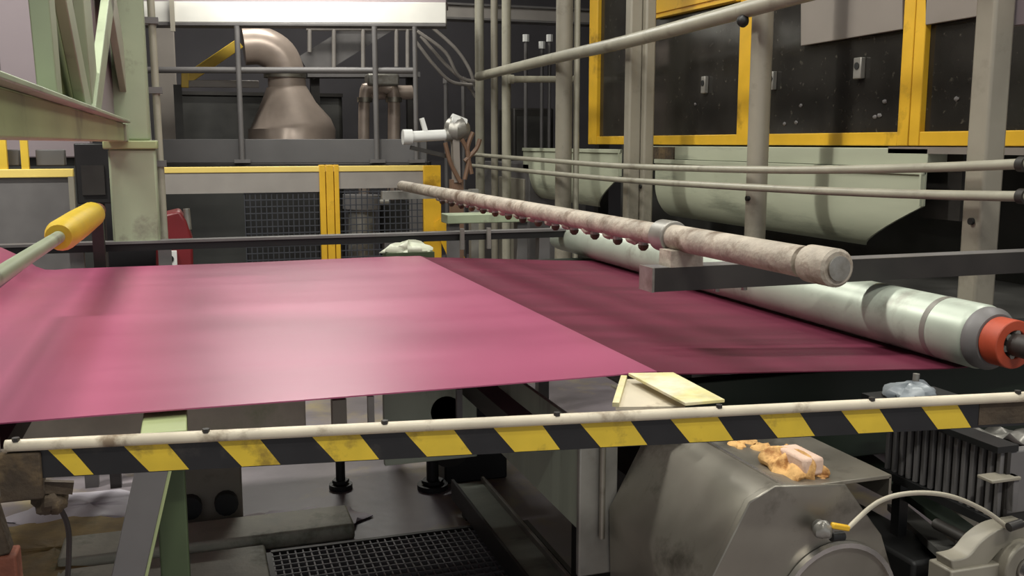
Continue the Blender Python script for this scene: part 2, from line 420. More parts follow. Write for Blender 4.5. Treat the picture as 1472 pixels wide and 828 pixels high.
a = P(735, 114, Y=8.4); b = P(828, 114, Y=8.4); MB().tube([a, b], .03, 14).build('pipe', 'rail_grey', t)
for s in (a, b): MB().tube([s - V((.02, 0, 0)), s + V((.02, 0, 0))], .04, 14).build('coupling', 'rail_grey', t)

# ------------------------------------------------------------------ yellow enclosure
EX = 3.25
enc = thing('machine_enclosure', P(1100, 207, X=EX), 'yellow framed machine enclosure with dark windows, upper right', 'enclosure')
def yz(px0, px1, z0, z1, x0, x1, nm, mt, parent=enc, bevel=.004):
    y0 = P(px0, 205, X=EX).y; y1 = P(px1, 205, X=EX).y
    return MB().box((x0, y0, z0), (x1, y1, z1)).build(nm, mt, parent, bevel)
zb0, zb1, ZT = 1.635, 1.70, 3.5
for a, b in ((850, 862), (1064, 1084), (1296, 1312), (1313, 1328)):
    yz(a, b, zb0, ZT, EX - .03, EX + .03, 'frame_post', 'yellow')
for a, b in ((862, 900), (900, 1064), (1084, 1296), (1328, 1640)):
    yz(a, b, zb0, zb1, EX - .028, EX + .03, 'bottom_rail', 'yellow')
for a, b in ((862, 930), (930, 1064), (1084, 1296), (1328, 1640)):
    p = yz(a, b, zb1, ZT, EX, EX + .012, 'window_pane', 'glass_dark', bevel=0)
# yellow top panel and cover plates behind the pane line
def poly(pts, X, th, nm, mt, parent):
    return MB().prism([P(x, y, X=X) for x, y in pts], (th, 0, 0)).build(nm, mt, parent, .003)
yp = poly([(937, -60), (1058, -60), (1058, 2), (937, 28)], EX - .05, .04, 'top_panel', 'yellow', enc)
for (x0, y0, x1, y1) in ((939, 19, 1057, -9), (939, 26, 1057, -1)):
    MB().bar(P(x0, y0, X=EX - .055), P(x1, y1, X=EX - .055), .012, .012).build('panel_rib', 'yellow', yp)
poly([(1151, -60), (1297, -60), (1297, 42), (1151, 66)], EX - .03, .02, 'cover_plate', 'plate_grey', enc)
poly([(1330, -60), (1414, -60), (1414, 22), (1330, 36)], EX - .03, .02, 'cover_plate', 'plate_grey', enc)
poly([(1432, -80), (1600, -80), (1600, 20), (1432, 40)], PXX + .06, .02, 'cover_plate', 'mauve', enc)
for px, py, wpx, hpx in ((1234, 98, 14, 30), (1012, 122, 9, 24), (1110, 116, 8, 26)):  # second one, keyhole included, is a white pane reflection built as a block
    c = P(px, py, X=EX - .02); dy = PX(c, wpx) * .6; dz = PX(c, hpx) / 2
    l = MB().box((EX - .03, c.y - dy, c.z - dz), (EX, c.y + dy, c.z + dz)).build('latch_glint', 'galv', enc, .004)
    MB().tube([(EX - .034, c.y, c.z + dz * .2), (EX - .028, c.y, c.z + dz * .2)], dz * .35, 12).build('keyhole', 'black_steel', l)
for px, py in ((1000, 150), (1152, 152), (1258, 168), (1265, 166), (1376, 142), (1272, 146), (1128, 178), (1145, 176)):
    c = P(px, py, X=EX); MB().lump((EX - .003, c.y, c.z), .004, .016, .009, 10, 6, amp=.4, seed=px, flat=False).build('splash', 'mid_grey', enc)
# body behind
body = thing('press_machine', (4.2, 5.5, 0), 'dark press body behind the pale troughs and yellow enclosure', 'machine')
MB().box((3.75, 2.2, 0), (5.2, 8.2, 3.6)).build('housing', 'machine_dark', body)
MB().box((2.95, 2.9, .7), (3.75, 7.4, .98)).build('lower_deck', 'machine_dark', body)
yA = P(1392, 225, X=3.18).y; yB = P(940, 225, X=3.18).y
bm_ = MB().box((3.17, P(1336, 225, X=3.18).y, 1.535), (3.3, yB, 1.625)).build('sill_beam', 'trough', body, .004)
MB().box((3.17, yA - .7, 1.60), (3.3, yA + .5, 1.63)).build('sill_strip', 'plate_grey', body)
MB().box((3.28, P(1385, 225, X=3.28).y, 1.3), (3.34, P(1336, 225, X=3.28).y + .05, 1.6)).build('vent_box', 'dark_steel', body)
MB().box((3.16, P(968, 222, X=3.16).y, 1.53), (3.2, P(918, 222, X=3.16).y, 1.62)).build('junction_box', 'rust_brown', body)

def trough(name, px0, px1, zt, zm, cut, label, X=3.15, dep=.17):
    y0 = P(px1, 240, X=X).y; y1 = P(px0, 240, X=X).y
    t = thing(name, (X, y0, zm), label, 'trough', 'pale sheet metal troughs')
    prof = [(0, zt), (0, zt - (zt - zm) * .42)]
    for k in range(1, 9):
        a = k / 8 * math.pi / 2 * .8
        prof.append((dep * (1 - math.cos(a)) * 1.1, zt - (zt - zm) * (.42 + .58 * math.sin(a) / math.sin(math.pi / 2 * .8))))
    m = MB(); n = len(prof)
    for k, off in ((0, 0), (1, .012)):
        for (dx, z) in prof:
            s = max(0, (zt - (zt - zm) * .42 - z)) / (zt - zm)
            m.v.append(V((X + dx + off, y0 + cut * s, z))); m.v.append(V((X + dx + off, y1, z)))
    o = 2 * n
    for i in range(n - 1):
        q = 2 * i; m.f.append((q, q + 1, q + 3, q + 2)); m.f.append((q + o, q + 2 + o, q + 3 + o, q + 1 + o))
        m.f.append((q, q + 2, q + 2 + o, q + o)); m.f.append((q + 1, q + 1 + o, q + 3 + o, q + 3))
    m.f.append((0, o, o + 1, 1)); q = 2 * n - 2; m.f.append((q, q + 1, q + 1 + o, q + o))
    m.build('shell', 'trough', t)
    MB().box((X - .012, y0, zt - .03), (X + .01, y1, zt)).build('top_lip', 'trough', t, .003)
    MB().bar((X - .006, y0 + .01, zt), (X - .006, y0 + .01, zt - (zt - zm) * .42), .02, .012).build('end_lip', 'trough', t)
    return t
trough('metal_trough', 942, 1330, 1.535, 1.13, .95, 'large pale green metal trough with slanted end below the yellow windows')
trough('metal_trough', 752, 892, 1.60, 1.12, 1.2, 'smaller pale green metal trough far left of the yellow windows', X=3.1)
st = P(705, 260, X=3.05)
bx = thing('sheet_cabinet', (3.3, 8.6, 0), 'grey sheet cabinet behind the far slender posts', 'cabinet')
MB().box((3.1, 8.9, 0), (3.7, 10.4, 1.45)).build('body', 'mid_grey', bx, .01)
MB().box((3.08, 9.0, .3), (3.1, 9.8, 1.3)).build('door', 'post_grey', bx, .004)

# ------------------------------------------------------------------ green frame, upper left
GX = -.30
gf = thing('steel_gantry', P(195, 335, Y=5.02), 'pale green steel frame with slanted braces, upper left', 'frame')
def gy(px, py): return P(px, py, X=GX)
a0 = gy(2, 197); z0b = 1.655; z1b = 1.737
MB().box((GX - .05, .95, z0b), (GX + .03, 4.75, z1b)).build('long_beam', 'green', gf, .006)
MB().box((GX - .06, .95, z1b), (GX + .06, 4.75, z1b + .012)).build('top_flange', 'green_pale', gf, .003)
cl = P(160, 270, Y=5.0); cr = P(227, 270, Y=5.0)
MB().box((cl.x, 4.92, zt), (cr.x, 5.08, 1.62)).build('column', 'green_pale', gf, .01)
MB().box((cl.x - .02, 4.9, 1.62), (cr.x + .01, 5.1, 1.66)).build('column_cap', 'green', gf, .006)
MB().box((cl.x + .02, 4.94, 1.66), (cr.x - .02, 5.06, 3.6)).build('upper_column', 'green_pale', gf, .01)
MB().box((GX - .05, 4.75, z0b), (GX + .04, 4.93, z1b)).build('corner_block', 'green_pale', gf, .006)
def member(top, bot, nm, mt, X=GX, th=.03):
    """flat member in the frame's plane, from above the picture down to the beam"""
    zb = z1b + .011
    def foot_(x):                      # where the sight line column x meets the beam top
        lo, hi = 0., 205.
        for _ in range(30):
            m_ = (lo + hi) / 2
            if P(x, m_, X=X).z > zb: lo = m_
            else: hi = m_
        return P(x, lo, X=X)
    def head(x, f):                    # carry the edge on up to the top chord
        h = P(x, -40, X=X); return h + (h - f) * ((2.6 - h.z) / (h.z - f.z))
    f0_, f1_ = foot_(bot[0]), foot_(bot[1])
    pts = [head(top[0], f0_), head(top[1], f1_), f1_, f0_]
    return MB().prism(pts, (th, 0, 0)).build(nm, mt, gf, .003)
member((36, 46), (54, 62), 'plate_edge', 'green_pale', X=GX, th=.04)
member((44, 74), (60, 112), 'gusset_plate', 'green_olive', X=GX - .03, th=.012)
member((68, 78), (108, 118), 'brace', 'green_pale')
member((100, 112), (119, 130), 'brace', 'green_pale')
member((150, 160), (122, 131), 'brace', 'green_pale', X=GX + .01)
member((128, 152), (142, 172), 'web_plate', 'mauve', X=GX - .03, th=.012)
member((140, 150), (180, 188), 'edge_strip', 'rail_grey', X=GX + .01)
member((156, 182), (182, 196), 'post', 'green_pale', X=GX - .01)
MB().box((GX - .05, .95, 2.6), (GX + .05, 5.0, 2.68)).build('top_chord', 'green', gf, .006)
MB().box((GX - .02, .97, z1b), (GX + .02, 1.01, 2.6)).build('end_strut', 'green_pale', gf, .004)
for y in (1.1, 3.0): MB().tube([(GX, y, 2.68), (GX, y, 6)], .012, 8).build('hanger_rod', 'dark_steel', gf)
tb = thing('scaffold_tube', P(232, 320, Y=5.15), 'thin pale tube standing right against the green frame column', 'pole')
MB().tube([P(237, 350, Y=5.18), P(213, -60, Y=5.18)], .018, 14).build('tube', 'rail_grey', tb)
MB().tube([P(224, 350, Y=5.2), P(196, -60, Y=5.2)], .014, 14).build('inner_tube', 'white_beam', tb)
for y in (30, 130, 235): 
    c = P(213 + (y + 60) * .0585, y, Y=5.18); MB().box(c - V((.05, .03, .015)), c + V((.03, .02, .015))).build('clamp', 'mid_grey', tb)
# yellow padded arm on the left
ax = P(100, 330, Z=1.35)
ya = P(134, 307, X=ax.x); ym = P(84, 341, X=ax.x); ye = P(-70, 440, X=ax.x)
arm = thing('padded_arm', ym, 'pale bar with a bright yellow padded sleeve at the left edge of the web', 'arm')
MB().tube([ya, ya.lerp(ym, .06), ya.lerp(ym, .5), ya.lerp(ym, .93), ym], [.046, .054, .055, .052, .04], 20).build('sleeve', 'pad_yellow', arm)
yn = V((ye.x, 1.9, ye.z)); MB().box((ye.x - .075, 1.9, 0), (ye.x + .02, 1.93, ye.z + .02)).build('near_stand', 'dark_steel', arm)
MB().tube([yn, ym], .02, 16).build('bar', 'green_pale', arm)
d_ = (ya - ym).normalized()
MB().tube([ya, ya + d_ * .12], .038, 20).build('collar', 'galv', arm)
MB().tube([ya + d_ * .12, ya + d_ * .22], .035, 20).build('end_piece', 'rust', arm)
MB().bar(ya + d_ * .17, V((ya.x, ya.y + .3, 0)), .05, .05).build('stand', 'dark_steel', arm)
MB().tube([yn + V((-.05, 0, -.05)), ym + V((-.06, 0, -.04))], .018, 14).build('lower_bar', 'mid_grey', arm)

# left background
t = thing('partition_screen', (-1.6, 7.3, 0), 'large mauve grey machine panel behind the green frame', 'panel')
MB().box((-2.8, 7.2, 1.55), (-.62, 7.3, 3.8)).build('upper_sheet', 'mauve', t, .01)
MB().box((-2.8, 7.25, 0), (-.62, 7.3, 1.55)).build('lower_sheet', 'mesh_back', t)
for x in (-1.7, -1.15): MB().box((x, 7.19, 1.56), (x + .012, 7.2, 3.8)).build('seam', 'mid_grey', t)
t = thing('left_guard', P(50, 250, Y=6.4), 'low guard panel with yellow top rail at the far left', 'guard')
a = P(-60, 250, Y=6.4); b = P(106, 250, Y=6.4)
MB().box((a.x, 6.37, a.z - .025), (b.x, 6.43, a.z + .025)).build('top_rail', 'rail_pale', t, .004)
MB().box((a.x, 6.39, .3), (b.x - .02, 6.41, a.z - .025)).build('sheet', 'mid_grey', t)
MB().box((b.x - .03, 6.37, 0), (b.x, 6.43, a.z - .02)).build('post', 'post_grey', t)
for px in (5, 36):
    p = P(px, 225, Y=6.4); MB().box((p.x - .02, 6.38, a.z + .02), (p.x + .02, 6.42, 1.72)).build('yellow_upright', 'yellow_fence', t)
for px0, px1 in ((10, 30), (52, 95)):
    p = P(px0, 215, Y=6.5); q_ = P(px1, 238, Y=6.5); MB().box((p.x, 6.46, q_.z), (q_.x, 6.54, p.z)).build('grey_box', 'plat_grey', t, .006)
t = thing('black_box', P(131, 290, Y=5.9), 'black control box tucked left of the green column', 'box')
a = P(107, 206, Y=5.9); b = P(162, 292, Y=5.9)
MB().box((a.x, 5.85, b.z), (b.x, 6.1, a.z)).build('case', 'black_steel', t, .008)
MB().box((a.x + .03, 5.84, b.z + .05), (b.x - .03, 5.852, a.z - .12)).build('lid', 'dark_steel', t)
MB().bar(V((a.x + .1, 5.97, 0)), V((a.x + .1, 5.97, b.z)), .06, .06).build('stand', 'dark_steel', t)

# ------------------------------------------------------------------ yellow fence across the back
FY = 7.9
def zf(py, Y=FY, px=430): return P(px, py, Y=Y).z
fence = thing('safety_fence', P(430, 300, Y=FY), 'yellow railed mesh safety fence across the back', 'fence')
xl, x1, x2, x3, x4 = [P(px, 245, Y=FY).x for px in (228, 458, 486, 607, 632)]
ztop = zf(239); zlow = .15
MB().box((xl, FY - .03, ztop - .045), (x4, FY + .03, ztop)).build('top_rail', 'rail_pale', fence, .005)
for (a, b) in ((x1, x1 + (x2 - x1) * .3), (x1 + (x2 - x1) * .34, x1 + (x2 - x1) * .72), (x1 + (x2 - x1) * .76, x2)):
    MB().box((a, FY - .04, 0), (b, FY + .02, ztop + .01)).build('post', 'yellow', fence, .004)
MB().box((x3, FY - .04, 0), (x4, FY + .03, ztop)).build('post', 'yellow', fence, .004)
MB().bar((x4 - .02, FY - .05, ztop - .45), (x4 + .22, FY - .3, ztop - 1.1), .05, .12).build('stay', 'yellow', fence, .004)
def wires(xa, xb, za, zb, n, m_):
    m = MB()
    for i in range(n + 1):
        x = xa + (xb - xa) * i / n; m.box((x - .004, FY - .004, za), (x + .004, FY + .004, zb))
    for i in range(m_ + 1):
        z = za + (zb - za) * i / m_; m.box((xa, FY - .007, z - .004), (xb, FY + .001, z + .004))
    return m.build('wire_mesh', 'mesh_wire', fence, kind='stuff')
wires(P(352, 300, Y=FY).x, x1, zlow, ztop - .05, 14, 24); wires(x2, x3, zlow, ztop - .05, 15, 24)
MB().box((xl, FY - .02, zf(276)), (x1, FY - .012, ztop - .045)).build('grey_band', 'beam_grey', fence)
MB().box((x2, FY - .02, zf(272)), (x3, FY - .012, ztop - .045)).build('grey_band', 'beam_grey', fence)
# behind the fence
t = thing('pump_skid', P(530, 330, Y=8.7), 'grey pump with pipe stubs behind the right fence panel', 'pump')
a = P(498, 275, Y=8.6); b = P(560, 330, Y=8.6)
MB().tube([P(520, 400, Y=8.7), P(520, 300, Y=8.7)], .12, 20).build('barrel', 'galv', t)
MB().tube([P(520, 300, Y=8.7), P(520, 280, Y=8.7)], .17, 20).build('head', 'mid_grey', t)
MB().tube([P(500, 290, Y=8.65), P(560, 290, Y=8.65)], .035, 12).build('pipe', 'galv', t)
MB().box((a.x - .1, 8.5, 0), (b.x, 8.95, .5)).build('base', 'mid_grey', t)
t = thing('dark_cabinet', P(580, 330, Y=8.8), 'dark louvred cabinet behind the right end of the fence', 'cabinet')
a = P(552, 290, Y=8.8); b = P(588, 290, Y=8.8)
MB().box((a.x, 8.8, 0), (b.x, 9.1, a.z)).build('case', 'black_steel', t)
MB().box((b.x, 8.8, 0), (b.x + .14, 9.1, a.z + .05)).build('side_post', 'mid_grey', t)
t = thing('dark_machine', P(340, 330, Y=8.8), 'dark machine block behind the left fence panel', 'machine')
a = P(232, 278, Y=8.8); b = P(352, 278, Y=8.8); c = P(458, 278, Y=8.8)
MB().box((a.x, 8.8, 0), (b.x, 9.3, a.z)).build('block', 'mesh_back', t, .01)
MB().box((b.x, 8.82, 0), (c.x, 9.3, a.z)).build('louvre_block', 'black_steel', t, .01)
# red hood in front of the fence
t = thing('red_hood', P(253, 385, Y=6.3), 'dark red metal hood left of the fence behind the web', 'hood')
pts = [(224, 420), (224, 335), (236, 308), (258, 303), (268, 318), (277, 345), (279, 420)]
MB().prism([P(x, y, Y=6.3) for x, y in pts], (0, .3, 0)).build('hood', 'red', t, .015)
c = P(246, 372, Y=6.28); MB().box(c - V((.045, .01, .05)), c + V((.035, .01, .05))).build('tag_plate', 'white_plastic', t, .003)
MB().tube([c + V((-.005, -.014, 0)), c + V((-.005, -.009, 0))], .022, 12).build('gauge', 'black_steel', t)
MB().tube([P(268, 300, Y=6.35), P(271, 330, Y=6.35)], .02, 10).build('pipe', 'galv', t)
m = P(255, 400, Y=6.45); MB().box((m.x - .08, 6.35, 0), (m.x + .08, 6.55, m.z)).build('stand', 'dark_steel', t)

# ------------------------------------------------------------------ platform with the white beam
PY = 9.4
def pp(px, py, Y=PY): return P(px, py, Y=Y)
plat = thing('gantry', pp(420, 230), 'grey gantry platform with a bright white overhead beam', 'platform')
ga = pp(205, 2); gb = P(642, 4, Z=ga.z)                 # the gantry stands slightly turned
gd = (gb - ga).normalized(); gn = V((-gd.y, gd.x, 0))
def gp(px, py):                                         # point of the gantry's front plane
    d = fw * F + rt * (px - CX) - up * (py - CY)
    t_ = (ga - CAM).dot(gn) / d.dot(gn); return CAM + d * t_
def gbox(px0, px1, z0, z1, dep, nm, mt, off=0., bev=.006):
    p, q = gp(px0, 100), gp(px1, 100); p.z = q.z = z0; p += gn * off; q += gn * off
    return MB().prism([p, q, q + V((0, 0, z1 - z0)), p + V((0, 0, z1 - z0))], gn * dep).build(nm, mt, plat, bev)
zt1 = ga.z; zt0 = gp(420, 33).z
gbox(200, 642, zt0, zt1, .16, 'overhead_beam', 'white_beam', -.02)
gbox(200, 642, zt0 - .03, zt0 - .002, .2, 'beam_flange', 'mid_grey', -.03)
zd1, zd0 = gp(400, 200).z, gp(400, 234).z
gbox(200, 612, zd0, zd1, .1, 'toe_plate', 'plat_grey', bev=.004)
gbox(200, 612, zd0 - .06, zd0 - .002, .8, 'deck', 'dark_steel', -.02)
zr = gp(400, 101).z
p, q = gp(205, 101), gp(600, 101); p.z = q.z = zr; MB().tube([p, q], .028, 12).build('mid_rail', 'mid_grey', plat)
for px, wpx in ((346, 9), (541, 9), (598, 8)):
    p = gp(px, 150); r = PX(p, wpx) / 2; p = p - gn * .03
    MB().tube([(p.x, p.y, zd0), (p.x, p.y, zt0 - .03)], r * .85, 12).build('stanchion', 'mid_grey', plat)
    MB().box((p.x - .07, p.y - .03, zd0), (p.x + .07, p.y + .02, zd0 + .03)).build('foot', 'mid_grey', plat)
p = gp(250, 20) - gn * .05; MB().box((p.x - .02, p.y - .015, gp(250, 46).z), (p.x + .02, p.y + .015, zt1 + .4)).build('hanger', 'post_grey', plat)
for px in (240, 590):
    p = gp(px, 230) + gn * .5; MB().box((p.x - .05, p.y - .05, 0), (p.x + .05, p.y + .05, zd0 - .06)).build('leg', 'dark_steel', plat)
gbox(200, 642, zt1 + .01, zt1 + .06, .5, 'upper_ledge', 'mauve', .1)
t = thing('grey_girder', P(760, 20, Y=9.7), 'dull grey overhead girder passing behind the far slender posts', 'girder')
a = P(632, 6, Y=9.7); b = P(880, 34, Y=9.7)
MB().box((a.x, 9.72, b.z), (b.x, 9.86, a.z)).build('web', 'beam_grey', t, .006)
MB().box((a.x, 9.68, b.z - .02), (b.x, 9.9, b.z)).build('bottom_flange', 'mid_grey', t)
MB().box((a.x, 9.68, a.z), (b.x, 9.9, a.z + .02)).build('top_flange', 'mid_grey', t)
for x in (b.x - .06,): MB().box((x - .06, 9.73, 0), (x + .06, 9.85, b.z - .02)).build('column', 'dark_steel', t)
# batten lamp that lights the beam
lx, ly, lz = .85, 8.55, 3.75
t = thing('batten_lamp', (lx, ly, lz), 'batten lamp hung in front of the white gantry beam', 'lamp')
MB().box((lx - .8, ly - .06, lz + .02), (lx + .8, ly + .06, lz + .1)).build('housing', 'white_plastic', t)
MB().tube([(lx - .75, ly, lz), (lx + .75, ly, lz)], .018, 12).build('tube', 'lamp_glow', t)
for s in (-.6, .6): MB().tube([(lx + s, ly, lz + .1), (lx + s, ly, 6)], .008, 8).build('hanger', 'dark_steel', t)
area('batten_light', (lx, ly, lz - .03), 50, 1.5, .1)

# machinery behind the platform
BY = 11.0
def bp(px, py, Y=BY): return P(px, py, Y=Y)
dk = thing('vent_duct', bp(420, 200), 'curved silver vent duct flaring down behind the gantry', 'duct')
path = smooth_path([bp(350, 66), bp(376, 66), bp(400, 80), bp(411, 106), bp(413, 132)], 5)
MB().tube(path, PX(bp(400, 60), 27), 28).build('elbow', 'duct', dk)
m = MB(); ps = [bp(412, 125), bp(414, 150), bp(418, 178), bp(420, 186), bp(420, 260)]
m.tube(ps, [PX(ps[0], r) for r in (28, 40, 58, 62, 62)], 32).build('flare', 'duct', dk)
MB().ring(bp(410, 112), (0, 0, 1), PX(ps[0], 26), PX(ps[0], 30), .05, 28).build('joint_band', 'stainless', dk)
t = thing('yellow_strut', bp(300, 150, 10.4), 'slanted yellow strut crossing above a grey shelf bar', 'strut')
MB().bar(bp(268, 114, 10.4), bp(345, 62, 10.4), .06, .1).build('strut', 'yellow_fence', t, .005)
MB().bar(bp(262, 120, 10.4), bp(372, 121, 10.4), .06, .07).build('shelf_bar', 'beam_grey', t, .005)
MB().bar(bp(266, 104, 10.4), bp(266, 126, 10.4), .07, .07).build('joint', 'yellow_fence', t, .005)
q = bp(264, 300, 10.45); MB().box((q.x - .04, 10.41, 0), (q.x + .04, 10.49, bp(264, 122, 10.45).z)).build('stand', 'machine_dark', t)
t = thing('brown_column', bp(236, 100, 11.2), 'dull brown column at the left end of the gantry', 'column')
a = bp(222, 40, 11.2); b = bp(250, 40, 11.2); MB().box((a.x, 11.2, 0), (b.x, 11.5, a.z + .6)).build('shaft', 'plate_grey', t, .01)
MB().box((a.x - .04, 11.16, 0), (b.x + .04, 11.54, .05)).build('base_plate', 'plate_grey', t)
t = thing('dark_tank', bp(300, 160, 11.4), 'low dark tank behind the gantry railing', 'tank')
a = bp(226, 128, 11.6); b = bp(500, 150, 11.6)
MB().box((a.x, 12.0, 0), (b.x, 12.6, a.z)).build('shell', 'machine_dark', t, .05)
MB().box((a.x, 11.96, a.z - .04), (b.x, 12.6, a.z)).build('rim', 'dark_steel', t)
# stair stringer and background frames
t = thing('far_stair', bp(500, 70, 11.6), 'grey stair flight rising behind the gantry beam', 'stairs')
MB().bar(bp(440, 98, 11.6), bp(585, 8, 11.6), .05, .3).build('stringer', 'mid_grey', t)
for px, y0, y1 in ((445, 42, 75), (480, 40, 98), (522, 40, 100), (570, 40, 96), (586, 20, 100)):
    MB().tube([bp(px, y1, 11.5), bp(px, y0 - 20, 11.5)], .025, 10).build('baluster', 'beam_grey', t)
MB().tube([bp(440, 42, 11.5), bp(600, 42, 11.5)], .02, 10).build('handrail', 'beam_grey', t)
MB().bar(bp(440, 108, 11.6), bp(600, 108, 11.6), .3, .06).build('landing', 'mid_grey', t)
for px in (452, 590):
    q = bp(px, 108, 11.7); MB().box((q.x - .05, 11.65, 0), (q.x + .05, 11.75, q.z)).build('leg', 'dark_steel', t)
# silver pipes
pr = thing('pipe_pair', bp(555, 220, 10.3), 'pair of bent silver pipes rising behind the gantry rail', 'pipe')
for px, hw, bend in ((524, 8, 1), (566, 9, -1)):
    c0 = bp(px, 300, 10.3); r = PX(c0, hw)
    top = bp(px, 140, 10.3)
    path = smooth_path([V((c0.x, 10.3, .4)), V((c0.x, 10.3, 1.2)), top, bp(px + 9 * bend, 127, 10.3), bp(px + 24 * bend, 126, 10.35)], 5)
    pipe = MB().tube(path, r, 18).build('pipe', 'duct', pr)
    MB().ring(top, (0, 0, -1), r - .01, r + .02, .05, 18).build('flange', 'stainless', pipe)
MB().tube([bp(532, 133, 10.4), bp(592, 133, 10.4)], .075, 18).build('header', 'duct', pr)
MB().box(bp(540, 115, 10.3) - V((.1, .1, .06)), bp(558, 115, 10.3) + V((.1, .1, .06))).build('valve_body', 'galv', pr, .02)
for px in (524, 566):
    q = bp(px, 300, 10.3); MB().box((q.x - .12, 10.18, 0), (q.x + .12, 10.42, .4)).build('foot', 'dark_steel', pr)
# cables behind
cb = [[(600, 45), (640, 75), (660, 110), (690, 118)], [(622, 40), (655, 70), (675, 100), (684, 130)], [(598, 60), (625, 95), (650, 118), (682, 122)], [(605, 52), (640, 92), (668, 118), (684, 140)]]
for i, c in enumerate(cb):
    t = MB().tube(smooth_path([bp(x, y, 9.9 + .07 * i) for x, y in c], 6), .018, 8).build('hanging_cable', 'beam_grey')
    tag(t, ['topmost grey cable curving down to the leftmost far post', 'steepest grey cable curving down to the leftmost far post', 'lowest grey cable drooping toward the leftmost far post', 'middle grey cable looping toward the leftmost far post'][i], 'cable', 'cables drooping beside the far post')
for px, y0, y1, lb in ((641, 120, 170, 'left'), (666, 118, 172, 'right')):
    t = thing('thin_conduit', bp(px, y1, 10.8), f'thin vertical conduit above the white sensor, {lb} one of two', 'conduit', 'thin conduits in the dark background')
    a = bp(px, y0, 10.8); MB().tube([(a.x, 10.8, 0), a], .025, 8).build('tube', 'mid_grey', t); MB().tube([a, a + V((0, 0, .06))], .035, 8).build('cap', 'mid_grey', t)
for px, y0, lb in ((756, 60, 'leftmost'), (779, 70, 'middle'), (790, 60, 'rightmost')):
    t = thing('thin_conduit', bp(px, 200, 10.8), f'thin far conduit seen between the slender posts, {lb} of three', 'conduit', 'thin conduits in the dark background')
    a = bp(px, y0, 10.8); MB().tube([(a.x, 10.8, 0), a], .022, 8).build('tube', 'mid_grey', t); MB().tube([a, a + V((0, 0, .08))], .04, 8).build('cap', 'white_plastic', t)
t = thing('dark_cabinet', bp(765, 200, 11.5), 'bluish dark cabinet far behind the slender posts', 'cabinet')
a = bp(738, 155, 11.5); b = bp(796, 200, 11.5); MB().box((a.x, 11.5, 0), (b.x, 12.1, a.z)).build('case', 'dark_steel', t, .02)
MB().box((a.x + .05, 11.48, .2), (b.x - .05, 11.5, a.z - .1)).build('door', 'machine_dark', t)

# ------------------------------------------------------------------ white sensor on bracket
SY = 7.2
def sp(px, py, Y=SY): return P(px, py, Y=Y)
t = thing('sensor_head', sp(655, 260), 'white tubular sensor on a brown bracket beside the leftmost far post', 'sensor')
MB().tube([sp(583, 197), sp(640, 194)], PX(sp(600, 195), 8), 18).build('barrel', 'white_plastic', t)
MB().tube([sp(579, 197), sp(592, 197)], PX(sp(600, 195), 11), 18).build('front_cap', 'white_plastic', t)
MB().tube([sp(640, 194), sp(648, 193)], PX(sp(600, 195), 10), 18).build('rear_ring', 'galv', t)
MB().bar(sp(606, 170), sp(612, 190), .03, .04).build('lever', 'white_plastic', t)
MB().lump(sp(657, 186), .1, .08, .09, amp=.15, flat=False, seed=3).build('valve_body', 'galv', t)
MB().tube([sp(648, 172), sp(668, 180)], .05, 14).build('valve_neck', 'white_plastic', t)
MB().bar(sp(654, 200), sp(656, 262), .05, .07).build('stem', 'plate_grey', t)
MB().bar(V((sp(656, 262).x, SY + .02, 0)), sp(656, 258, SY + .02), .09, .09).build('stand', 'hose_brown', t)
MB().bar(sp(590, 212), sp(645, 225), .03, .03).build('under_bar', 'dark_steel', t)
for i, c in enumerate([[(664, 200), (674, 225), (668, 258)], [(680, 190), (672, 215), (678, 250)], [(640, 205), (648, 235), (662, 262)], [(668, 232), (684, 215), (690, 200)]]):
    MB().tube(smooth_path([sp(x, y, SY - .05) for x, y in c], 6), .017, 8).build('hose', 'hose_brown', t)
t = thing('white_bag', P(590, 362, Y=5.0), 'crumpled pale plastic bag lying at the far web edge', 'bag')
c = P(587, 360, Y=4.78)
MB().lump(c, .11, .05, .04, 22, 12, amp=.45, seed=5).build('film', 'bag', t)
MB().box((c.x - .12, 4.72, c.z - .04), (c.x + .12, 4.84, c.z - .005)).build('ledge', 'green_dark', t)

# ------------------------------------------------------------------ striped barrier bar in the foreground
A = P(8, 641, Z=1.18); B = P(1560, 566, Z=1.18)
u = (B - A); LN = u.length; u.normalize(); nrm = V((-u.y, u.x, 0))   # away from camera
if nrm.y < 0: nrm = -nrm
bar = thing('barrier_bar', A, 'cream barrier bar with yellow and black hazard tape across the foreground', 'barrier')
TR = .0095
MB().tube([A, B], TR, 20).build('top_pipe', 'cream', bar)
tz = -TR * .7; TH = .05
f0 = A + nrm * .004
def on(s, h, d=0.): return f0 + u * s + V((0, 0, tz - h * TH)) - nrm * d
MB().prism([on(0, -.05), on(LN, -.05), on(LN, 1), on(0, 1)], nrm * .006).build('tape_plate', 'tape_black', bar)
def s_at(px):                               # distance along the bar of a sight line
    d = fw * F + rt * (px - CX) - up * (610 - CY); d.z = 0; 
    det = u.x * (-d.y) - u.y * (-d.x); rx, ry = -A.x, -A.y
    return (rx * (-d.y) - ry * (-d.x)) / det
STR = [(62, 96), (172, 236), (308, 370), (445, 514), (579, 650), (707, 778), (832, 905), (962, 1030), (1090, 1148), (1207, 1262), (1322, 1374)]
SL = .04
for a, b in STR:
    s0, s1 = s_at(a), s_at(b)
    MB().prism([on(s0, .0, .0008), on(s1, 0, .0008), on(s1 + SL * .85, .97, .0008), on(s0 + SL, .97, .0008)], nrm * .0015).build('yellow_stripe', 'tape_yellow', bar)
s0 = s_at(1408); MB().prism([on(s0, -.02, .001), on(s0 + .3, -.02, .001), on(s0 + .3, .9, .001), on(s0, .9, .001)], nrm * .0015).build('worn_patch', 'rust_brown', bar, label='worn brown patch at the right end')
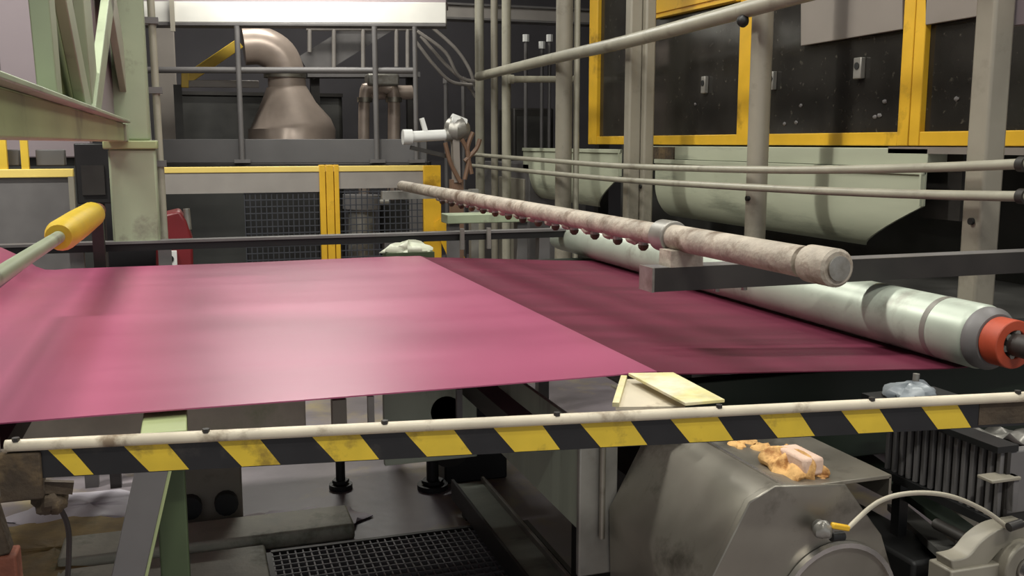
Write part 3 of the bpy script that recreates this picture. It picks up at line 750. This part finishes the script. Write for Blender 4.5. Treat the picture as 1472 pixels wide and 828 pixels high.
for px in (22, 296, 553, 800, 1032, 1250, 1458):
    c = A + u * s_at(px) + V((0, 0, TR - .002)) - nrm * .003
    MB().tube([c, c + V((0, 0, .006))], .006, 6).build('bolt', 'dark_steel', bar)
e0 = A + u * .0
MB().box(e0 + V((-.02, -.01, -.09)), e0 + V((.05, .03, -.012))).build('end_bracket', 'rust_brown', bar, .004)
MB().bar(e0 + V((.01, .01, -.07)), e0 + V((.09, .02, -.085)), .012, .02).build('hinge_pin', 'rust_brown', bar)
MB().lump(e0 + V((.055, .02, -.105)), .026, .02, .018, amp=.4, seed=9, flat=False).build('hinge_lump', 'rust_brown', bar)
MB().box(e0 + V((-.028, -.012, -.08)), e0 + V((-.01, .02, .06))).build('end_post', 'galv', bar, .004)
# right end stands on a bracket out of view
MB().box(B + V((-.02, -.02, -1.18)), B + V((.03, .03, 0))).build('end_stand', 'dark_steel', bar)
t = thing('rusty_post', P(12, 900, Y=1.62), 'rusty red post carrying the left end of the striped bar', 'post')
q0 = e0 + V((-.03, .02, -.08))
MB().bar(V((q0.x + .02, q0.y, 0)), V((q0.x + .015, q0.y, q0.z - .1)), .036, .05).build('shaft', 'rust', t, .004)
MB().bar(V((q0.x + .015, q0.y, q0.z - .1)), V((q0.x - .005, q0.y, q0.z)), .02, .04).build('neck', 'rust_brown', t, .004)
MB().box((q0.x - .06, q0.y - .06, 0), (q0.x + .1, q0.y + .06, .012)).build('base_plate', 'rust', t)

# pale board with yellow residue, resting on the bar
t = thing('dirty_board', P(980, 575, Y=1.75), 'cream board smeared with yellow residue resting on the striped bar', 'board')
b0, b1, b2, b3 = P(903, 536, Z=1.195), P(968, 535, Z=1.195), P(1042, 574, Z=1.195), P(985, 579, Z=1.195)
MB().prism([b0, b1, b2, b3], (0, 0, -.006)).build('board', 'residue', t, .001)
c0, c1, c2, c3 = P(897, 545, Z=1.175), P(915, 545, Z=1.175), P(985, 584, Z=1.175), P(885, 585, Z=1.175)
MB().prism([c0, c1, c2, c3], (0, 0, -.006)).build('lower_flap', 'cream', t)
MB().bar(c3 + V((0, 0, .004)), c0 + V((0, 0, .004)), .012, .008).build('yellow_edge', 'residue', t)

# lump of bluish plastic on the dark bed
t = thing('plastic_lump', P(1305, 565, Y=1.9), 'crumpled blue grey plastic heap behind the right part of the striped bar', 'plastic')
c = P(1310, 566, Y=1.92)
MB().lump(c, .07, .05, .028, 22, 12, amp=.35, seed=2).build('heap', 'blue_grey', t)
MB().tube([c + V((.01, 0, .015)), c + V((.012, 0, .05))], .008, 8).build('nub', 'galv', t)
MB().box((c.x - .1, 1.86, c.z - .06), (c.x + .12, 1.98, c.z - .005)).build('tray', 'black_steel', t)

# ------------------------------------------------------------------ stainless housing, lower right
HY = 1.66
hs = thing('steel_housing', P(1160, 840, Y=HY), 'octagonal stainless steel housing with a round lid in the lower right', 'housing')
octp = [(1012, 850), (1076, 722), (1112, 699), (1212, 698), (1262, 768), (1284, 845), (1284, 1000), (1012, 1000)]
face = [P(x, y, Y=HY) for x, y in octp]
MB().prism(face, (0, .48, 0)).build('drum', 'stainless', hs, .004)
ctr = sum(face, V()) / len(face)
MB().prism([ctr + (p - ctr) * 1.02 + V((0, -.008, 0)) for p in face], (0, .02, 0)).build('end_flange', 'stainless', hs, .003)
lc = P(1200, 872, Y=HY - .01)
MB().ring(lc + V((0, -.015, 0)), (0, 1, 0), PX(lc, 92), PX(lc, 99), .015, 40).build('lid_rim', 'stainless_bright', hs)
MB().tube([lc + V((0, -.004, 0)), lc + V((0, .004, 0))], PX(lc, 92), 40).build('lid', 'stainless', hs)
zp = face[3].z + .006
c1 = P(1112, 697, Z=zp); c2 = P(1292, 690, Z=zp)
MB().box((c1.x, HY - .0, zp - .004), (c2.x, 2.1, zp + .004)).build('top_plate', 'stainless', hs, .001)
MB().box((c2.x - .006, HY, zp - .05), (c2.x, 2.1, zp)).build('plate_skirt', 'stainless', hs)
MB().box((c1.x - .004, HY, zp), (c1.x + .004, 2.1, zp + .014)).build('plate_lip', 'stainless_bright', hs)
# left wall sheet, flange and rear panel
FLY = 2.155
fa, fb_ = P(831, 655, Y=FLY), P(868, 822, Y=FLY)
xs = fa.x + .004
MB().box((fa.x, FLY - .01, fb_.z), (fb_.x + .03, FLY + .01, face[1].z + .04)).build('corner_flange', 'galv', hs, .004)
bd = P(866, 700, Y=FLY - .02)
MB().tube([(bd.x, FLY - .02, fb_.z + .1), (bd.x, FLY - .02, face[1].z + .02)], .008, 10).build('edge_bead', 'stainless', hs)
zpb = P(838, 768, X=xs).z; ype = P(716, 660, X=xs).y
MB().box((xs, FLY + .01, zpb), (xs + .012, ype, face[1].z + .04)).build('rear_panel', 'green_grey', hs)
MB().box((xs + .32, 2.3, 0), (xs + .6, 3.0, .66)).build('pedestal', 'black_steel', hs)
MB().box((face[7].x + .02, 1.75, 0), (face[6].x - .02, 2.05, face[7].z)).build('stand', 'black_steel', hs)
# crust heap
t = thing('dried_residue', P(1135, 690, Z=zp), 'orange and beige dried residue heaped on the steel housing', 'residue')
c = P(1138, 672, Z=zp + .004)
MB().lump(c, .056, .085, .036, 40, 18, amp=.42, seed=11).build('crust', 'crust', t)
MB().box(c + V((-.022, -.075, .004)), c + V((.03, .03, .044))).build('pale_block', 'crust_pale', t, .007)
for k, (px, py, r) in enumerate(((1098, 645, .025), (1060, 640, .02), (1075, 634, .022), (1180, 684, .014))):
    MB().lump(P(px, py, Z=zp + .004), r, r * 1.3, r * .4, 14, 8, amp=.4, seed=k).build('crumb', 'crust', t)
# valve with yellow lever and cable
vc = P(1185, 762, Y=HY - .03)
t = thing('drain_valve', vc, 'small steel valve with a yellow lever on the housing end', 'valve')
MB().tube([vc + V((0, .03, 0)), vc + V((0, -.012, 0))], .016, 16).build('stem', 'galv', t)
MB().lump(vc + V((-.012, -.01, .006)), .02, .02, .018, amp=.2, flat=False, seed=4).build('body', 'galv', t)
MB().bar(vc + V((.002, -.02, .018)), vc + V((.045, -.02, .006)), .012, .012).build('lever', 'yellow', t, .003)
MB().tube([vc + V((.01, -.01, -.012)), vc + V((.04, -.01, -.014))], .01, 12).build('socket', 'black_steel', t)
t = MB().tube(smooth_path([vc + V((.042, -.02, .006)), P(1262, 722, Y=1.6), P(1310, 709, Y=1.6), P(1365, 713, Y=1.6), P(1415, 734, Y=1.6), P(1448, 758, Y=1.6)], 8), .0052, 10).build('white_cable', 'cable_white')
tag(t, 'pale cable arching from the yellow lever to the bearing', 'cable')

# bearing, lower right
t = thing('pillow_bearing', P(1420, 850, Y=1.55), 'pale pillow block bearing in the bottom right corner', 'bearing')
c = P(1462, 812, Y=1.6)
MB().ring(c + V((0, -.03, 0)), (0, 1, 0), .03, .062, .06, 32).build('ring', 'post_grey', t, .004)
MB().ring(c + V((0, -.036, 0)), (0, 1, 0), .014, .03, .05, 24).build('inner_race', 'stainless_bright', t)
MB().tube([c + V((0, -.06, 0)), c + V((0, .25, 0))], .014, 18).build('shaft', 'dark_steel', t)
top = smooth_path([P(1368, 806, Y=1.6), P(1392, 800, Y=1.6), P(1412, 778, Y=1.6), P(1440, 760, Y=1.6), P(1480, 752, Y=1.6)], 5)
bot = [P(1480, 790, Y=1.6), P(1440, 790, Y=1.6), P(1415, 818, Y=1.6), P(1370, 822, Y=1.6)]
MB().prism(top + bot, (0, .05, 0)).build('cap', 'post_grey', t, .003)
MB().box(P(1368, 822, Y=1.59), P(1520, 900, Y=1.66)).build('foot_block', 'post_grey', t, .004)
MB().tube([P(1468, 752, Y=1.58), P(1450, 758, Y=1.58)], .01, 12).build('gland', 'dark_steel', t)
fb = P(1440, 900, Y=1.63); MB().box((fb.x - .1, 1.6, 0), (fb.x + .1, 1.7, fb.z + .01)).build('pedestal', 'black_steel', t)
# ridged sheet with rows of ribs
RBX = 1.72
t = thing('ribbed_panel', P(1360, 720, X=RBX), 'dark ribbed sheet panel behind the arched cable', 'panel')
ya_, yb_ = P(1446, 690, X=RBX).y, P(1275, 650, X=RBX).y
zt_, zb_ = P(1400, 632, X=RBX).z, P(1400, 730, X=RBX).z
MB().box((RBX, ya_, zb_), (RBX + .01, yb_, zt_)).build('sheet', 'dark_steel', t)
for k in range(15):
    y = ya_ + (yb_ - ya_) * (k + .5) / 15
    MB().box((RBX - .012, y - .006, zb_), (RBX, y + .006, zt_)).build('rib', 'mid_grey', t, .002)
MB().box((RBX - .03, ya_, zt_), (RBX + .03, yb_, zt_ + .015)).build('top_edge', 'black_steel', t)
MB().box((RBX - .02, ya_, zb_ - .02), (RBX + .02, yb_, zb_)).build('bottom_edge', 'black_steel', t)
for y in (ya_ + .03, yb_ - .03): MB().box((RBX + .012, y - .015, 0), (RBX + .04, y + .015, zb_ + .02)).build('leg', 'black_steel', t)
t = thing('grey_bracket', P(1445, 740, Y=1.8), 'small stepped grey bracket at the right edge under the striped bar', 'bracket')
a = P(1450, 650, Y=1.66); b = P(1480, 735, Y=1.66)
MB().box((a.x, 1.66, b.z), (b.x, 1.69, a.z)).build('upright', 'mid_grey', t, .004)
a2 = P(1424, 690, Y=1.64); b2 = P(1462, 735, Y=1.64)
MB().box((a2.x, 1.635, a2.z - .008), (b2.x, 1.68, a2.z)).build('step', 'post_grey', t, .002)
MB().box((b2.x - .015, 1.64, b2.z), (b2.x, 1.67, a2.z)).build('step_leg', 'mid_grey', t, .002)
MB().box((a.x - .01, 1.665, 0), (b.x + .02, 1.72, b.z)).build('stand', 'black_steel', t)
t = thing('crumpled_sheet', P(1420, 615, Y=1.95), 'pale crumpled sheet wedged under the right end of the striped bar', 'sheet')
a = P(1425, 628, Y=1.95); m = MB(); nn = 12
for i in range(nn + 1):
    for j in range(5):
        m.v.append(a + V((-.09 + .3 * i / nn, .1 * j / 4, .012 * math.sin(i * 1.3 + j) - .03 * i / nn + .006 * math.cos(2.1 * i - j))))
for i in range(nn):
    for j in range(4): q = i * 5 + j; m.f.append((q, q + 5, q + 6, q + 1))
o = m.build('film', 'galv', t); sm = o.modifiers.new('thickness', 'SOLIDIFY'); sm.thickness = .003
# sloping dark channels right of the housing
t = thing('guide_chute', P(1330, 760, Y=1.9), 'dark sloping chute plates between the steel housing and the ribbed panel', 'chute')
for k, (x0, y0, x1, y1) in enumerate(((1215, 640, 1400, 775), (1290, 730, 1370, 800), (1285, 790, 1350, 850))):
    MB().bar(P(x0, y0, Y=2.4), P(x1, y1, Y=1.75), .06, .02).build('plate', ('green_black', 'machine_dark', 'dark_steel')[k], t)
bx0 = P(1310, 800, Y=2.05); MB().box((bx0.x - .02, 1.86, 0), (RBX - .06, 2.3, .62)).build('base_block', 'black_steel', t, .01)

# ------------------------------------------------------------------ below the bar, lower left
t = thing('support_trestle', P(180, 850, Y=1.95), 'slanted green and grey leg below the left part of the striped bar', 'leg')
L0, L1 = P(226, 640, Y=2.0), P(168, 900, Y=2.0)
MB().bar(L0, L1, .062, .012, ref=(0, 1, 0)).build('front_plate', 'mid_grey', t, .002)
off = V((.034, .03, 0)); MB().bar(L0 + off, L1 + off, .01, .06, ref=(0, 1, 0)).build('side_plate', 'green', t, .002)
G0, G1 = P(243, 640, Y=2.15), P(243, 800, Y=2.15)
MB().bar(G0, V((G0.x, G0.y, 0)), .06, .06, ref=(0, 1, 0)).build('rear_post', 'green_dark', t, .004)
MB().bar(L1, V((L1.x - .05, L1.y, 0)), .08, .05).build('foot', 'green_dark', t)
MB().box((L0.x - .03, 1.99, L0.z - .02), (G0.x + .04, 2.2, L0.z + .03)).build('head_plate', 'green', t, .003)
t = MB().tube(smooth_path([P(62, 712, Y=1.7), P(80, 722, Y=1.7), P(97, 755, Y=1.72), P(99, 800, Y=1.74), P(94, 870, Y=1.76)], 8), .0045, 8).build('drooping_cable', 'cable_dark')
tag(t, 'thin dark cable drooping from the left bracket of the striped bar', 'cable')

def foot(px, py, label, w=.05, h=.7, mt='black_steel'):
    b = P(px, py, Z=.0); t = thing('levelling_jack', b, label, 'foot', 'black feet under the machine')
    MB().tube([b + V((0, 0, .01)), b + V((0, 0, h))], w / 2, 14).build('stem', mt, t)
    MB().tube([b, b + V((0, 0, .025))], w * 1.25, 18).build('pad', mt, t)
    MB().tube([b + V((0, 0, .03)), b + V((0, 0, .045))], w * .9, 6).build('nut', mt, t)
foot(490, 702, 'slim black machine foot standing alone on the stained floor', .045, .95)
foot(622, 702, 'black machine foot beside the gearbox on the floor', .06, .95)
t = thing('gear_box', P(680, 700, Z=0), 'black gearbox with a round hub at the end of the floor channel', 'gearbox')
b = P(668, 694, Z=0)
MB().box((b.x - .1, b.y, 0), (b.x + .22, b.y + .3, .42)).build('case', 'black_steel', t, .01)
MB().tube([(b.x - .08, b.y - .04, .2), (b.x - .08, b.y, .2)], .1, 22).build('hub', 'dark_steel', t)
t = thing('floor_channel', P(730, 760, Z=0), 'long sloping steel channel lying on the floor', 'channel')
c0, c1 = P(672, 700, Z=.1), P(800, 860, Z=.1)
MB().bar(c0, c1, .13, .04).build('web', 'green_grey', t, .003)
sd = (c1 - c0).normalized().cross(V((0, 0, 1)))
for s in (-1, 1): MB().bar(c0 + sd * s * .07, c1 + sd * s * .07, .014, .09).build('flange', 'galv' if s < 0 else 'dark_steel', t, .002)
for k in (.1, .9):
    c = c0.lerp(c1, k); MB().box((c.x - .05, c.y - .03, 0), (c.x + .05, c.y + .03, .08)).build('block', 'dark_steel', t)
# grating
g0 = P(386, 782, Z=.02); g1 = P(735, 778, Z=.02)
t = thing('floor_grating', V((g0.x, g0.y, 0)), 'dark steel floor grating at the bottom of the picture', 'grating')
gx0, gx1, gy0, gy1 = g0.x, g1.x + .1, 3.2, (g0.y + g1.y) / 2
m = MB(); x = gx0
while x < gx1: m.box((x, gy0, .012), (x + .006, gy1, .04)); x += .03
m.build('bearing_bars', 'mid_grey', t, kind='stuff')
m = MB(); y = gy0
while y < gy1: m.box((gx0, y, .02), (gx1, y + .006, .042)); y += .045
m.build('cross_bars', 'mid_grey', t, kind='stuff')
for (a, b) in (((gx0 - .02, gy0), (gx0, gy1)), ((gx1, gy0), (gx1 + .02, gy1)), ((gx0, gy1), (gx1, gy1 + .02))):
    MB().box((a[0], a[1], .0), (b[0], b[1], .044)).build('frame_bar', 'dark_steel', t)
MB().box((gx0, gy0, .001), (gx1, gy1, .004)).build('pit_sheet', 'black_steel', t)
# kerb
t = thing('mud_patch', P(90, 790, Z=0), 'yellow brown dried mud on the floor at the lower left', 'mud')
MB().lump(P(80, 800, Z=.005), .5, .42, .035, 40, 10, amp=.25, seed=31).build('crust', 'mud', t)
MB().lump(P(130, 730, Z=.005), .3, .2, .02, 30, 8, amp=.3, seed=32).build('thin_film', 'spill', t)
t = thing('green_ledge', P(700, 315, Y=5.4), 'short pale green ledge beam behind the far end of the spray pipe', 'beam')
a = P(640, 308, Y=5.4); b = P(762, 318, Y=5.4)
MB().box((a.x, 5.35, b.z), (b.x, 5.5, a.z)).build('beam', 'green_pale', t, .005)
for k in (.1, .9): x = a.x + (b.x - a.x) * k; MB().box((x - .03, 5.39, 0), (x + .03, 5.46, b.z)).build('leg', 'mid_grey', t)
t = thing('concrete_kerb', P(360, 780, Z=0), 'low pale concrete kerb on the floor left of the grating', 'kerb')
k0 = P(205, 800, Z=0); k1 = P(505, 762, Z=0)
MB().box((k0.x - .3, k0.y - .1, 0), (k1.x, k0.y + .14, .07)).build('kerb', 'concrete', t, .012)
MB().box((k0.x - .3, k0.y - .7, 0), (P(382, 800, Z=0).x, k0.y - .12, .04)).build('slab', 'concrete', t, .01)
t = thing('spilled_sludge', P(450, 755, Z=0), 'pale grey spill spread over the floor by the kerb', 'spill')
MB().lump(P(440, 752, Z=.01), .24, .16, .03, 30, 8, amp=.3, seed=21).build('puddle', 'spill', t)
MB().lump(P(365, 755, Z=.01), .22, .12, .02, 26, 8, amp=.3, seed=22).build('puddle', 'mauve', t)
t = thing('pipe_stand', P(270, 760, Z=0), 'low grey pipe stand with fittings between the green leg and the spill', 'stand')
b = P(275, 770, Z=0)
MB().box((b.x - .1, b.y + .1, 0), (b.x + .22, b.y + .3, .42)).build('box', 'post_grey', t, .01)
for dx in (-.05, .08, .17): MB().tube([(b.x + dx, b.y + .15, .42), (b.x + dx, b.y + .15, .9)], .022, 12).build('riser', 'galv', t)
for dx in (0, .15): MB().tube([(b.x + dx, b.y + .05, .1), (b.x + dx, b.y + .1, .1)], .05, 14).build('port', 'black_steel', t)
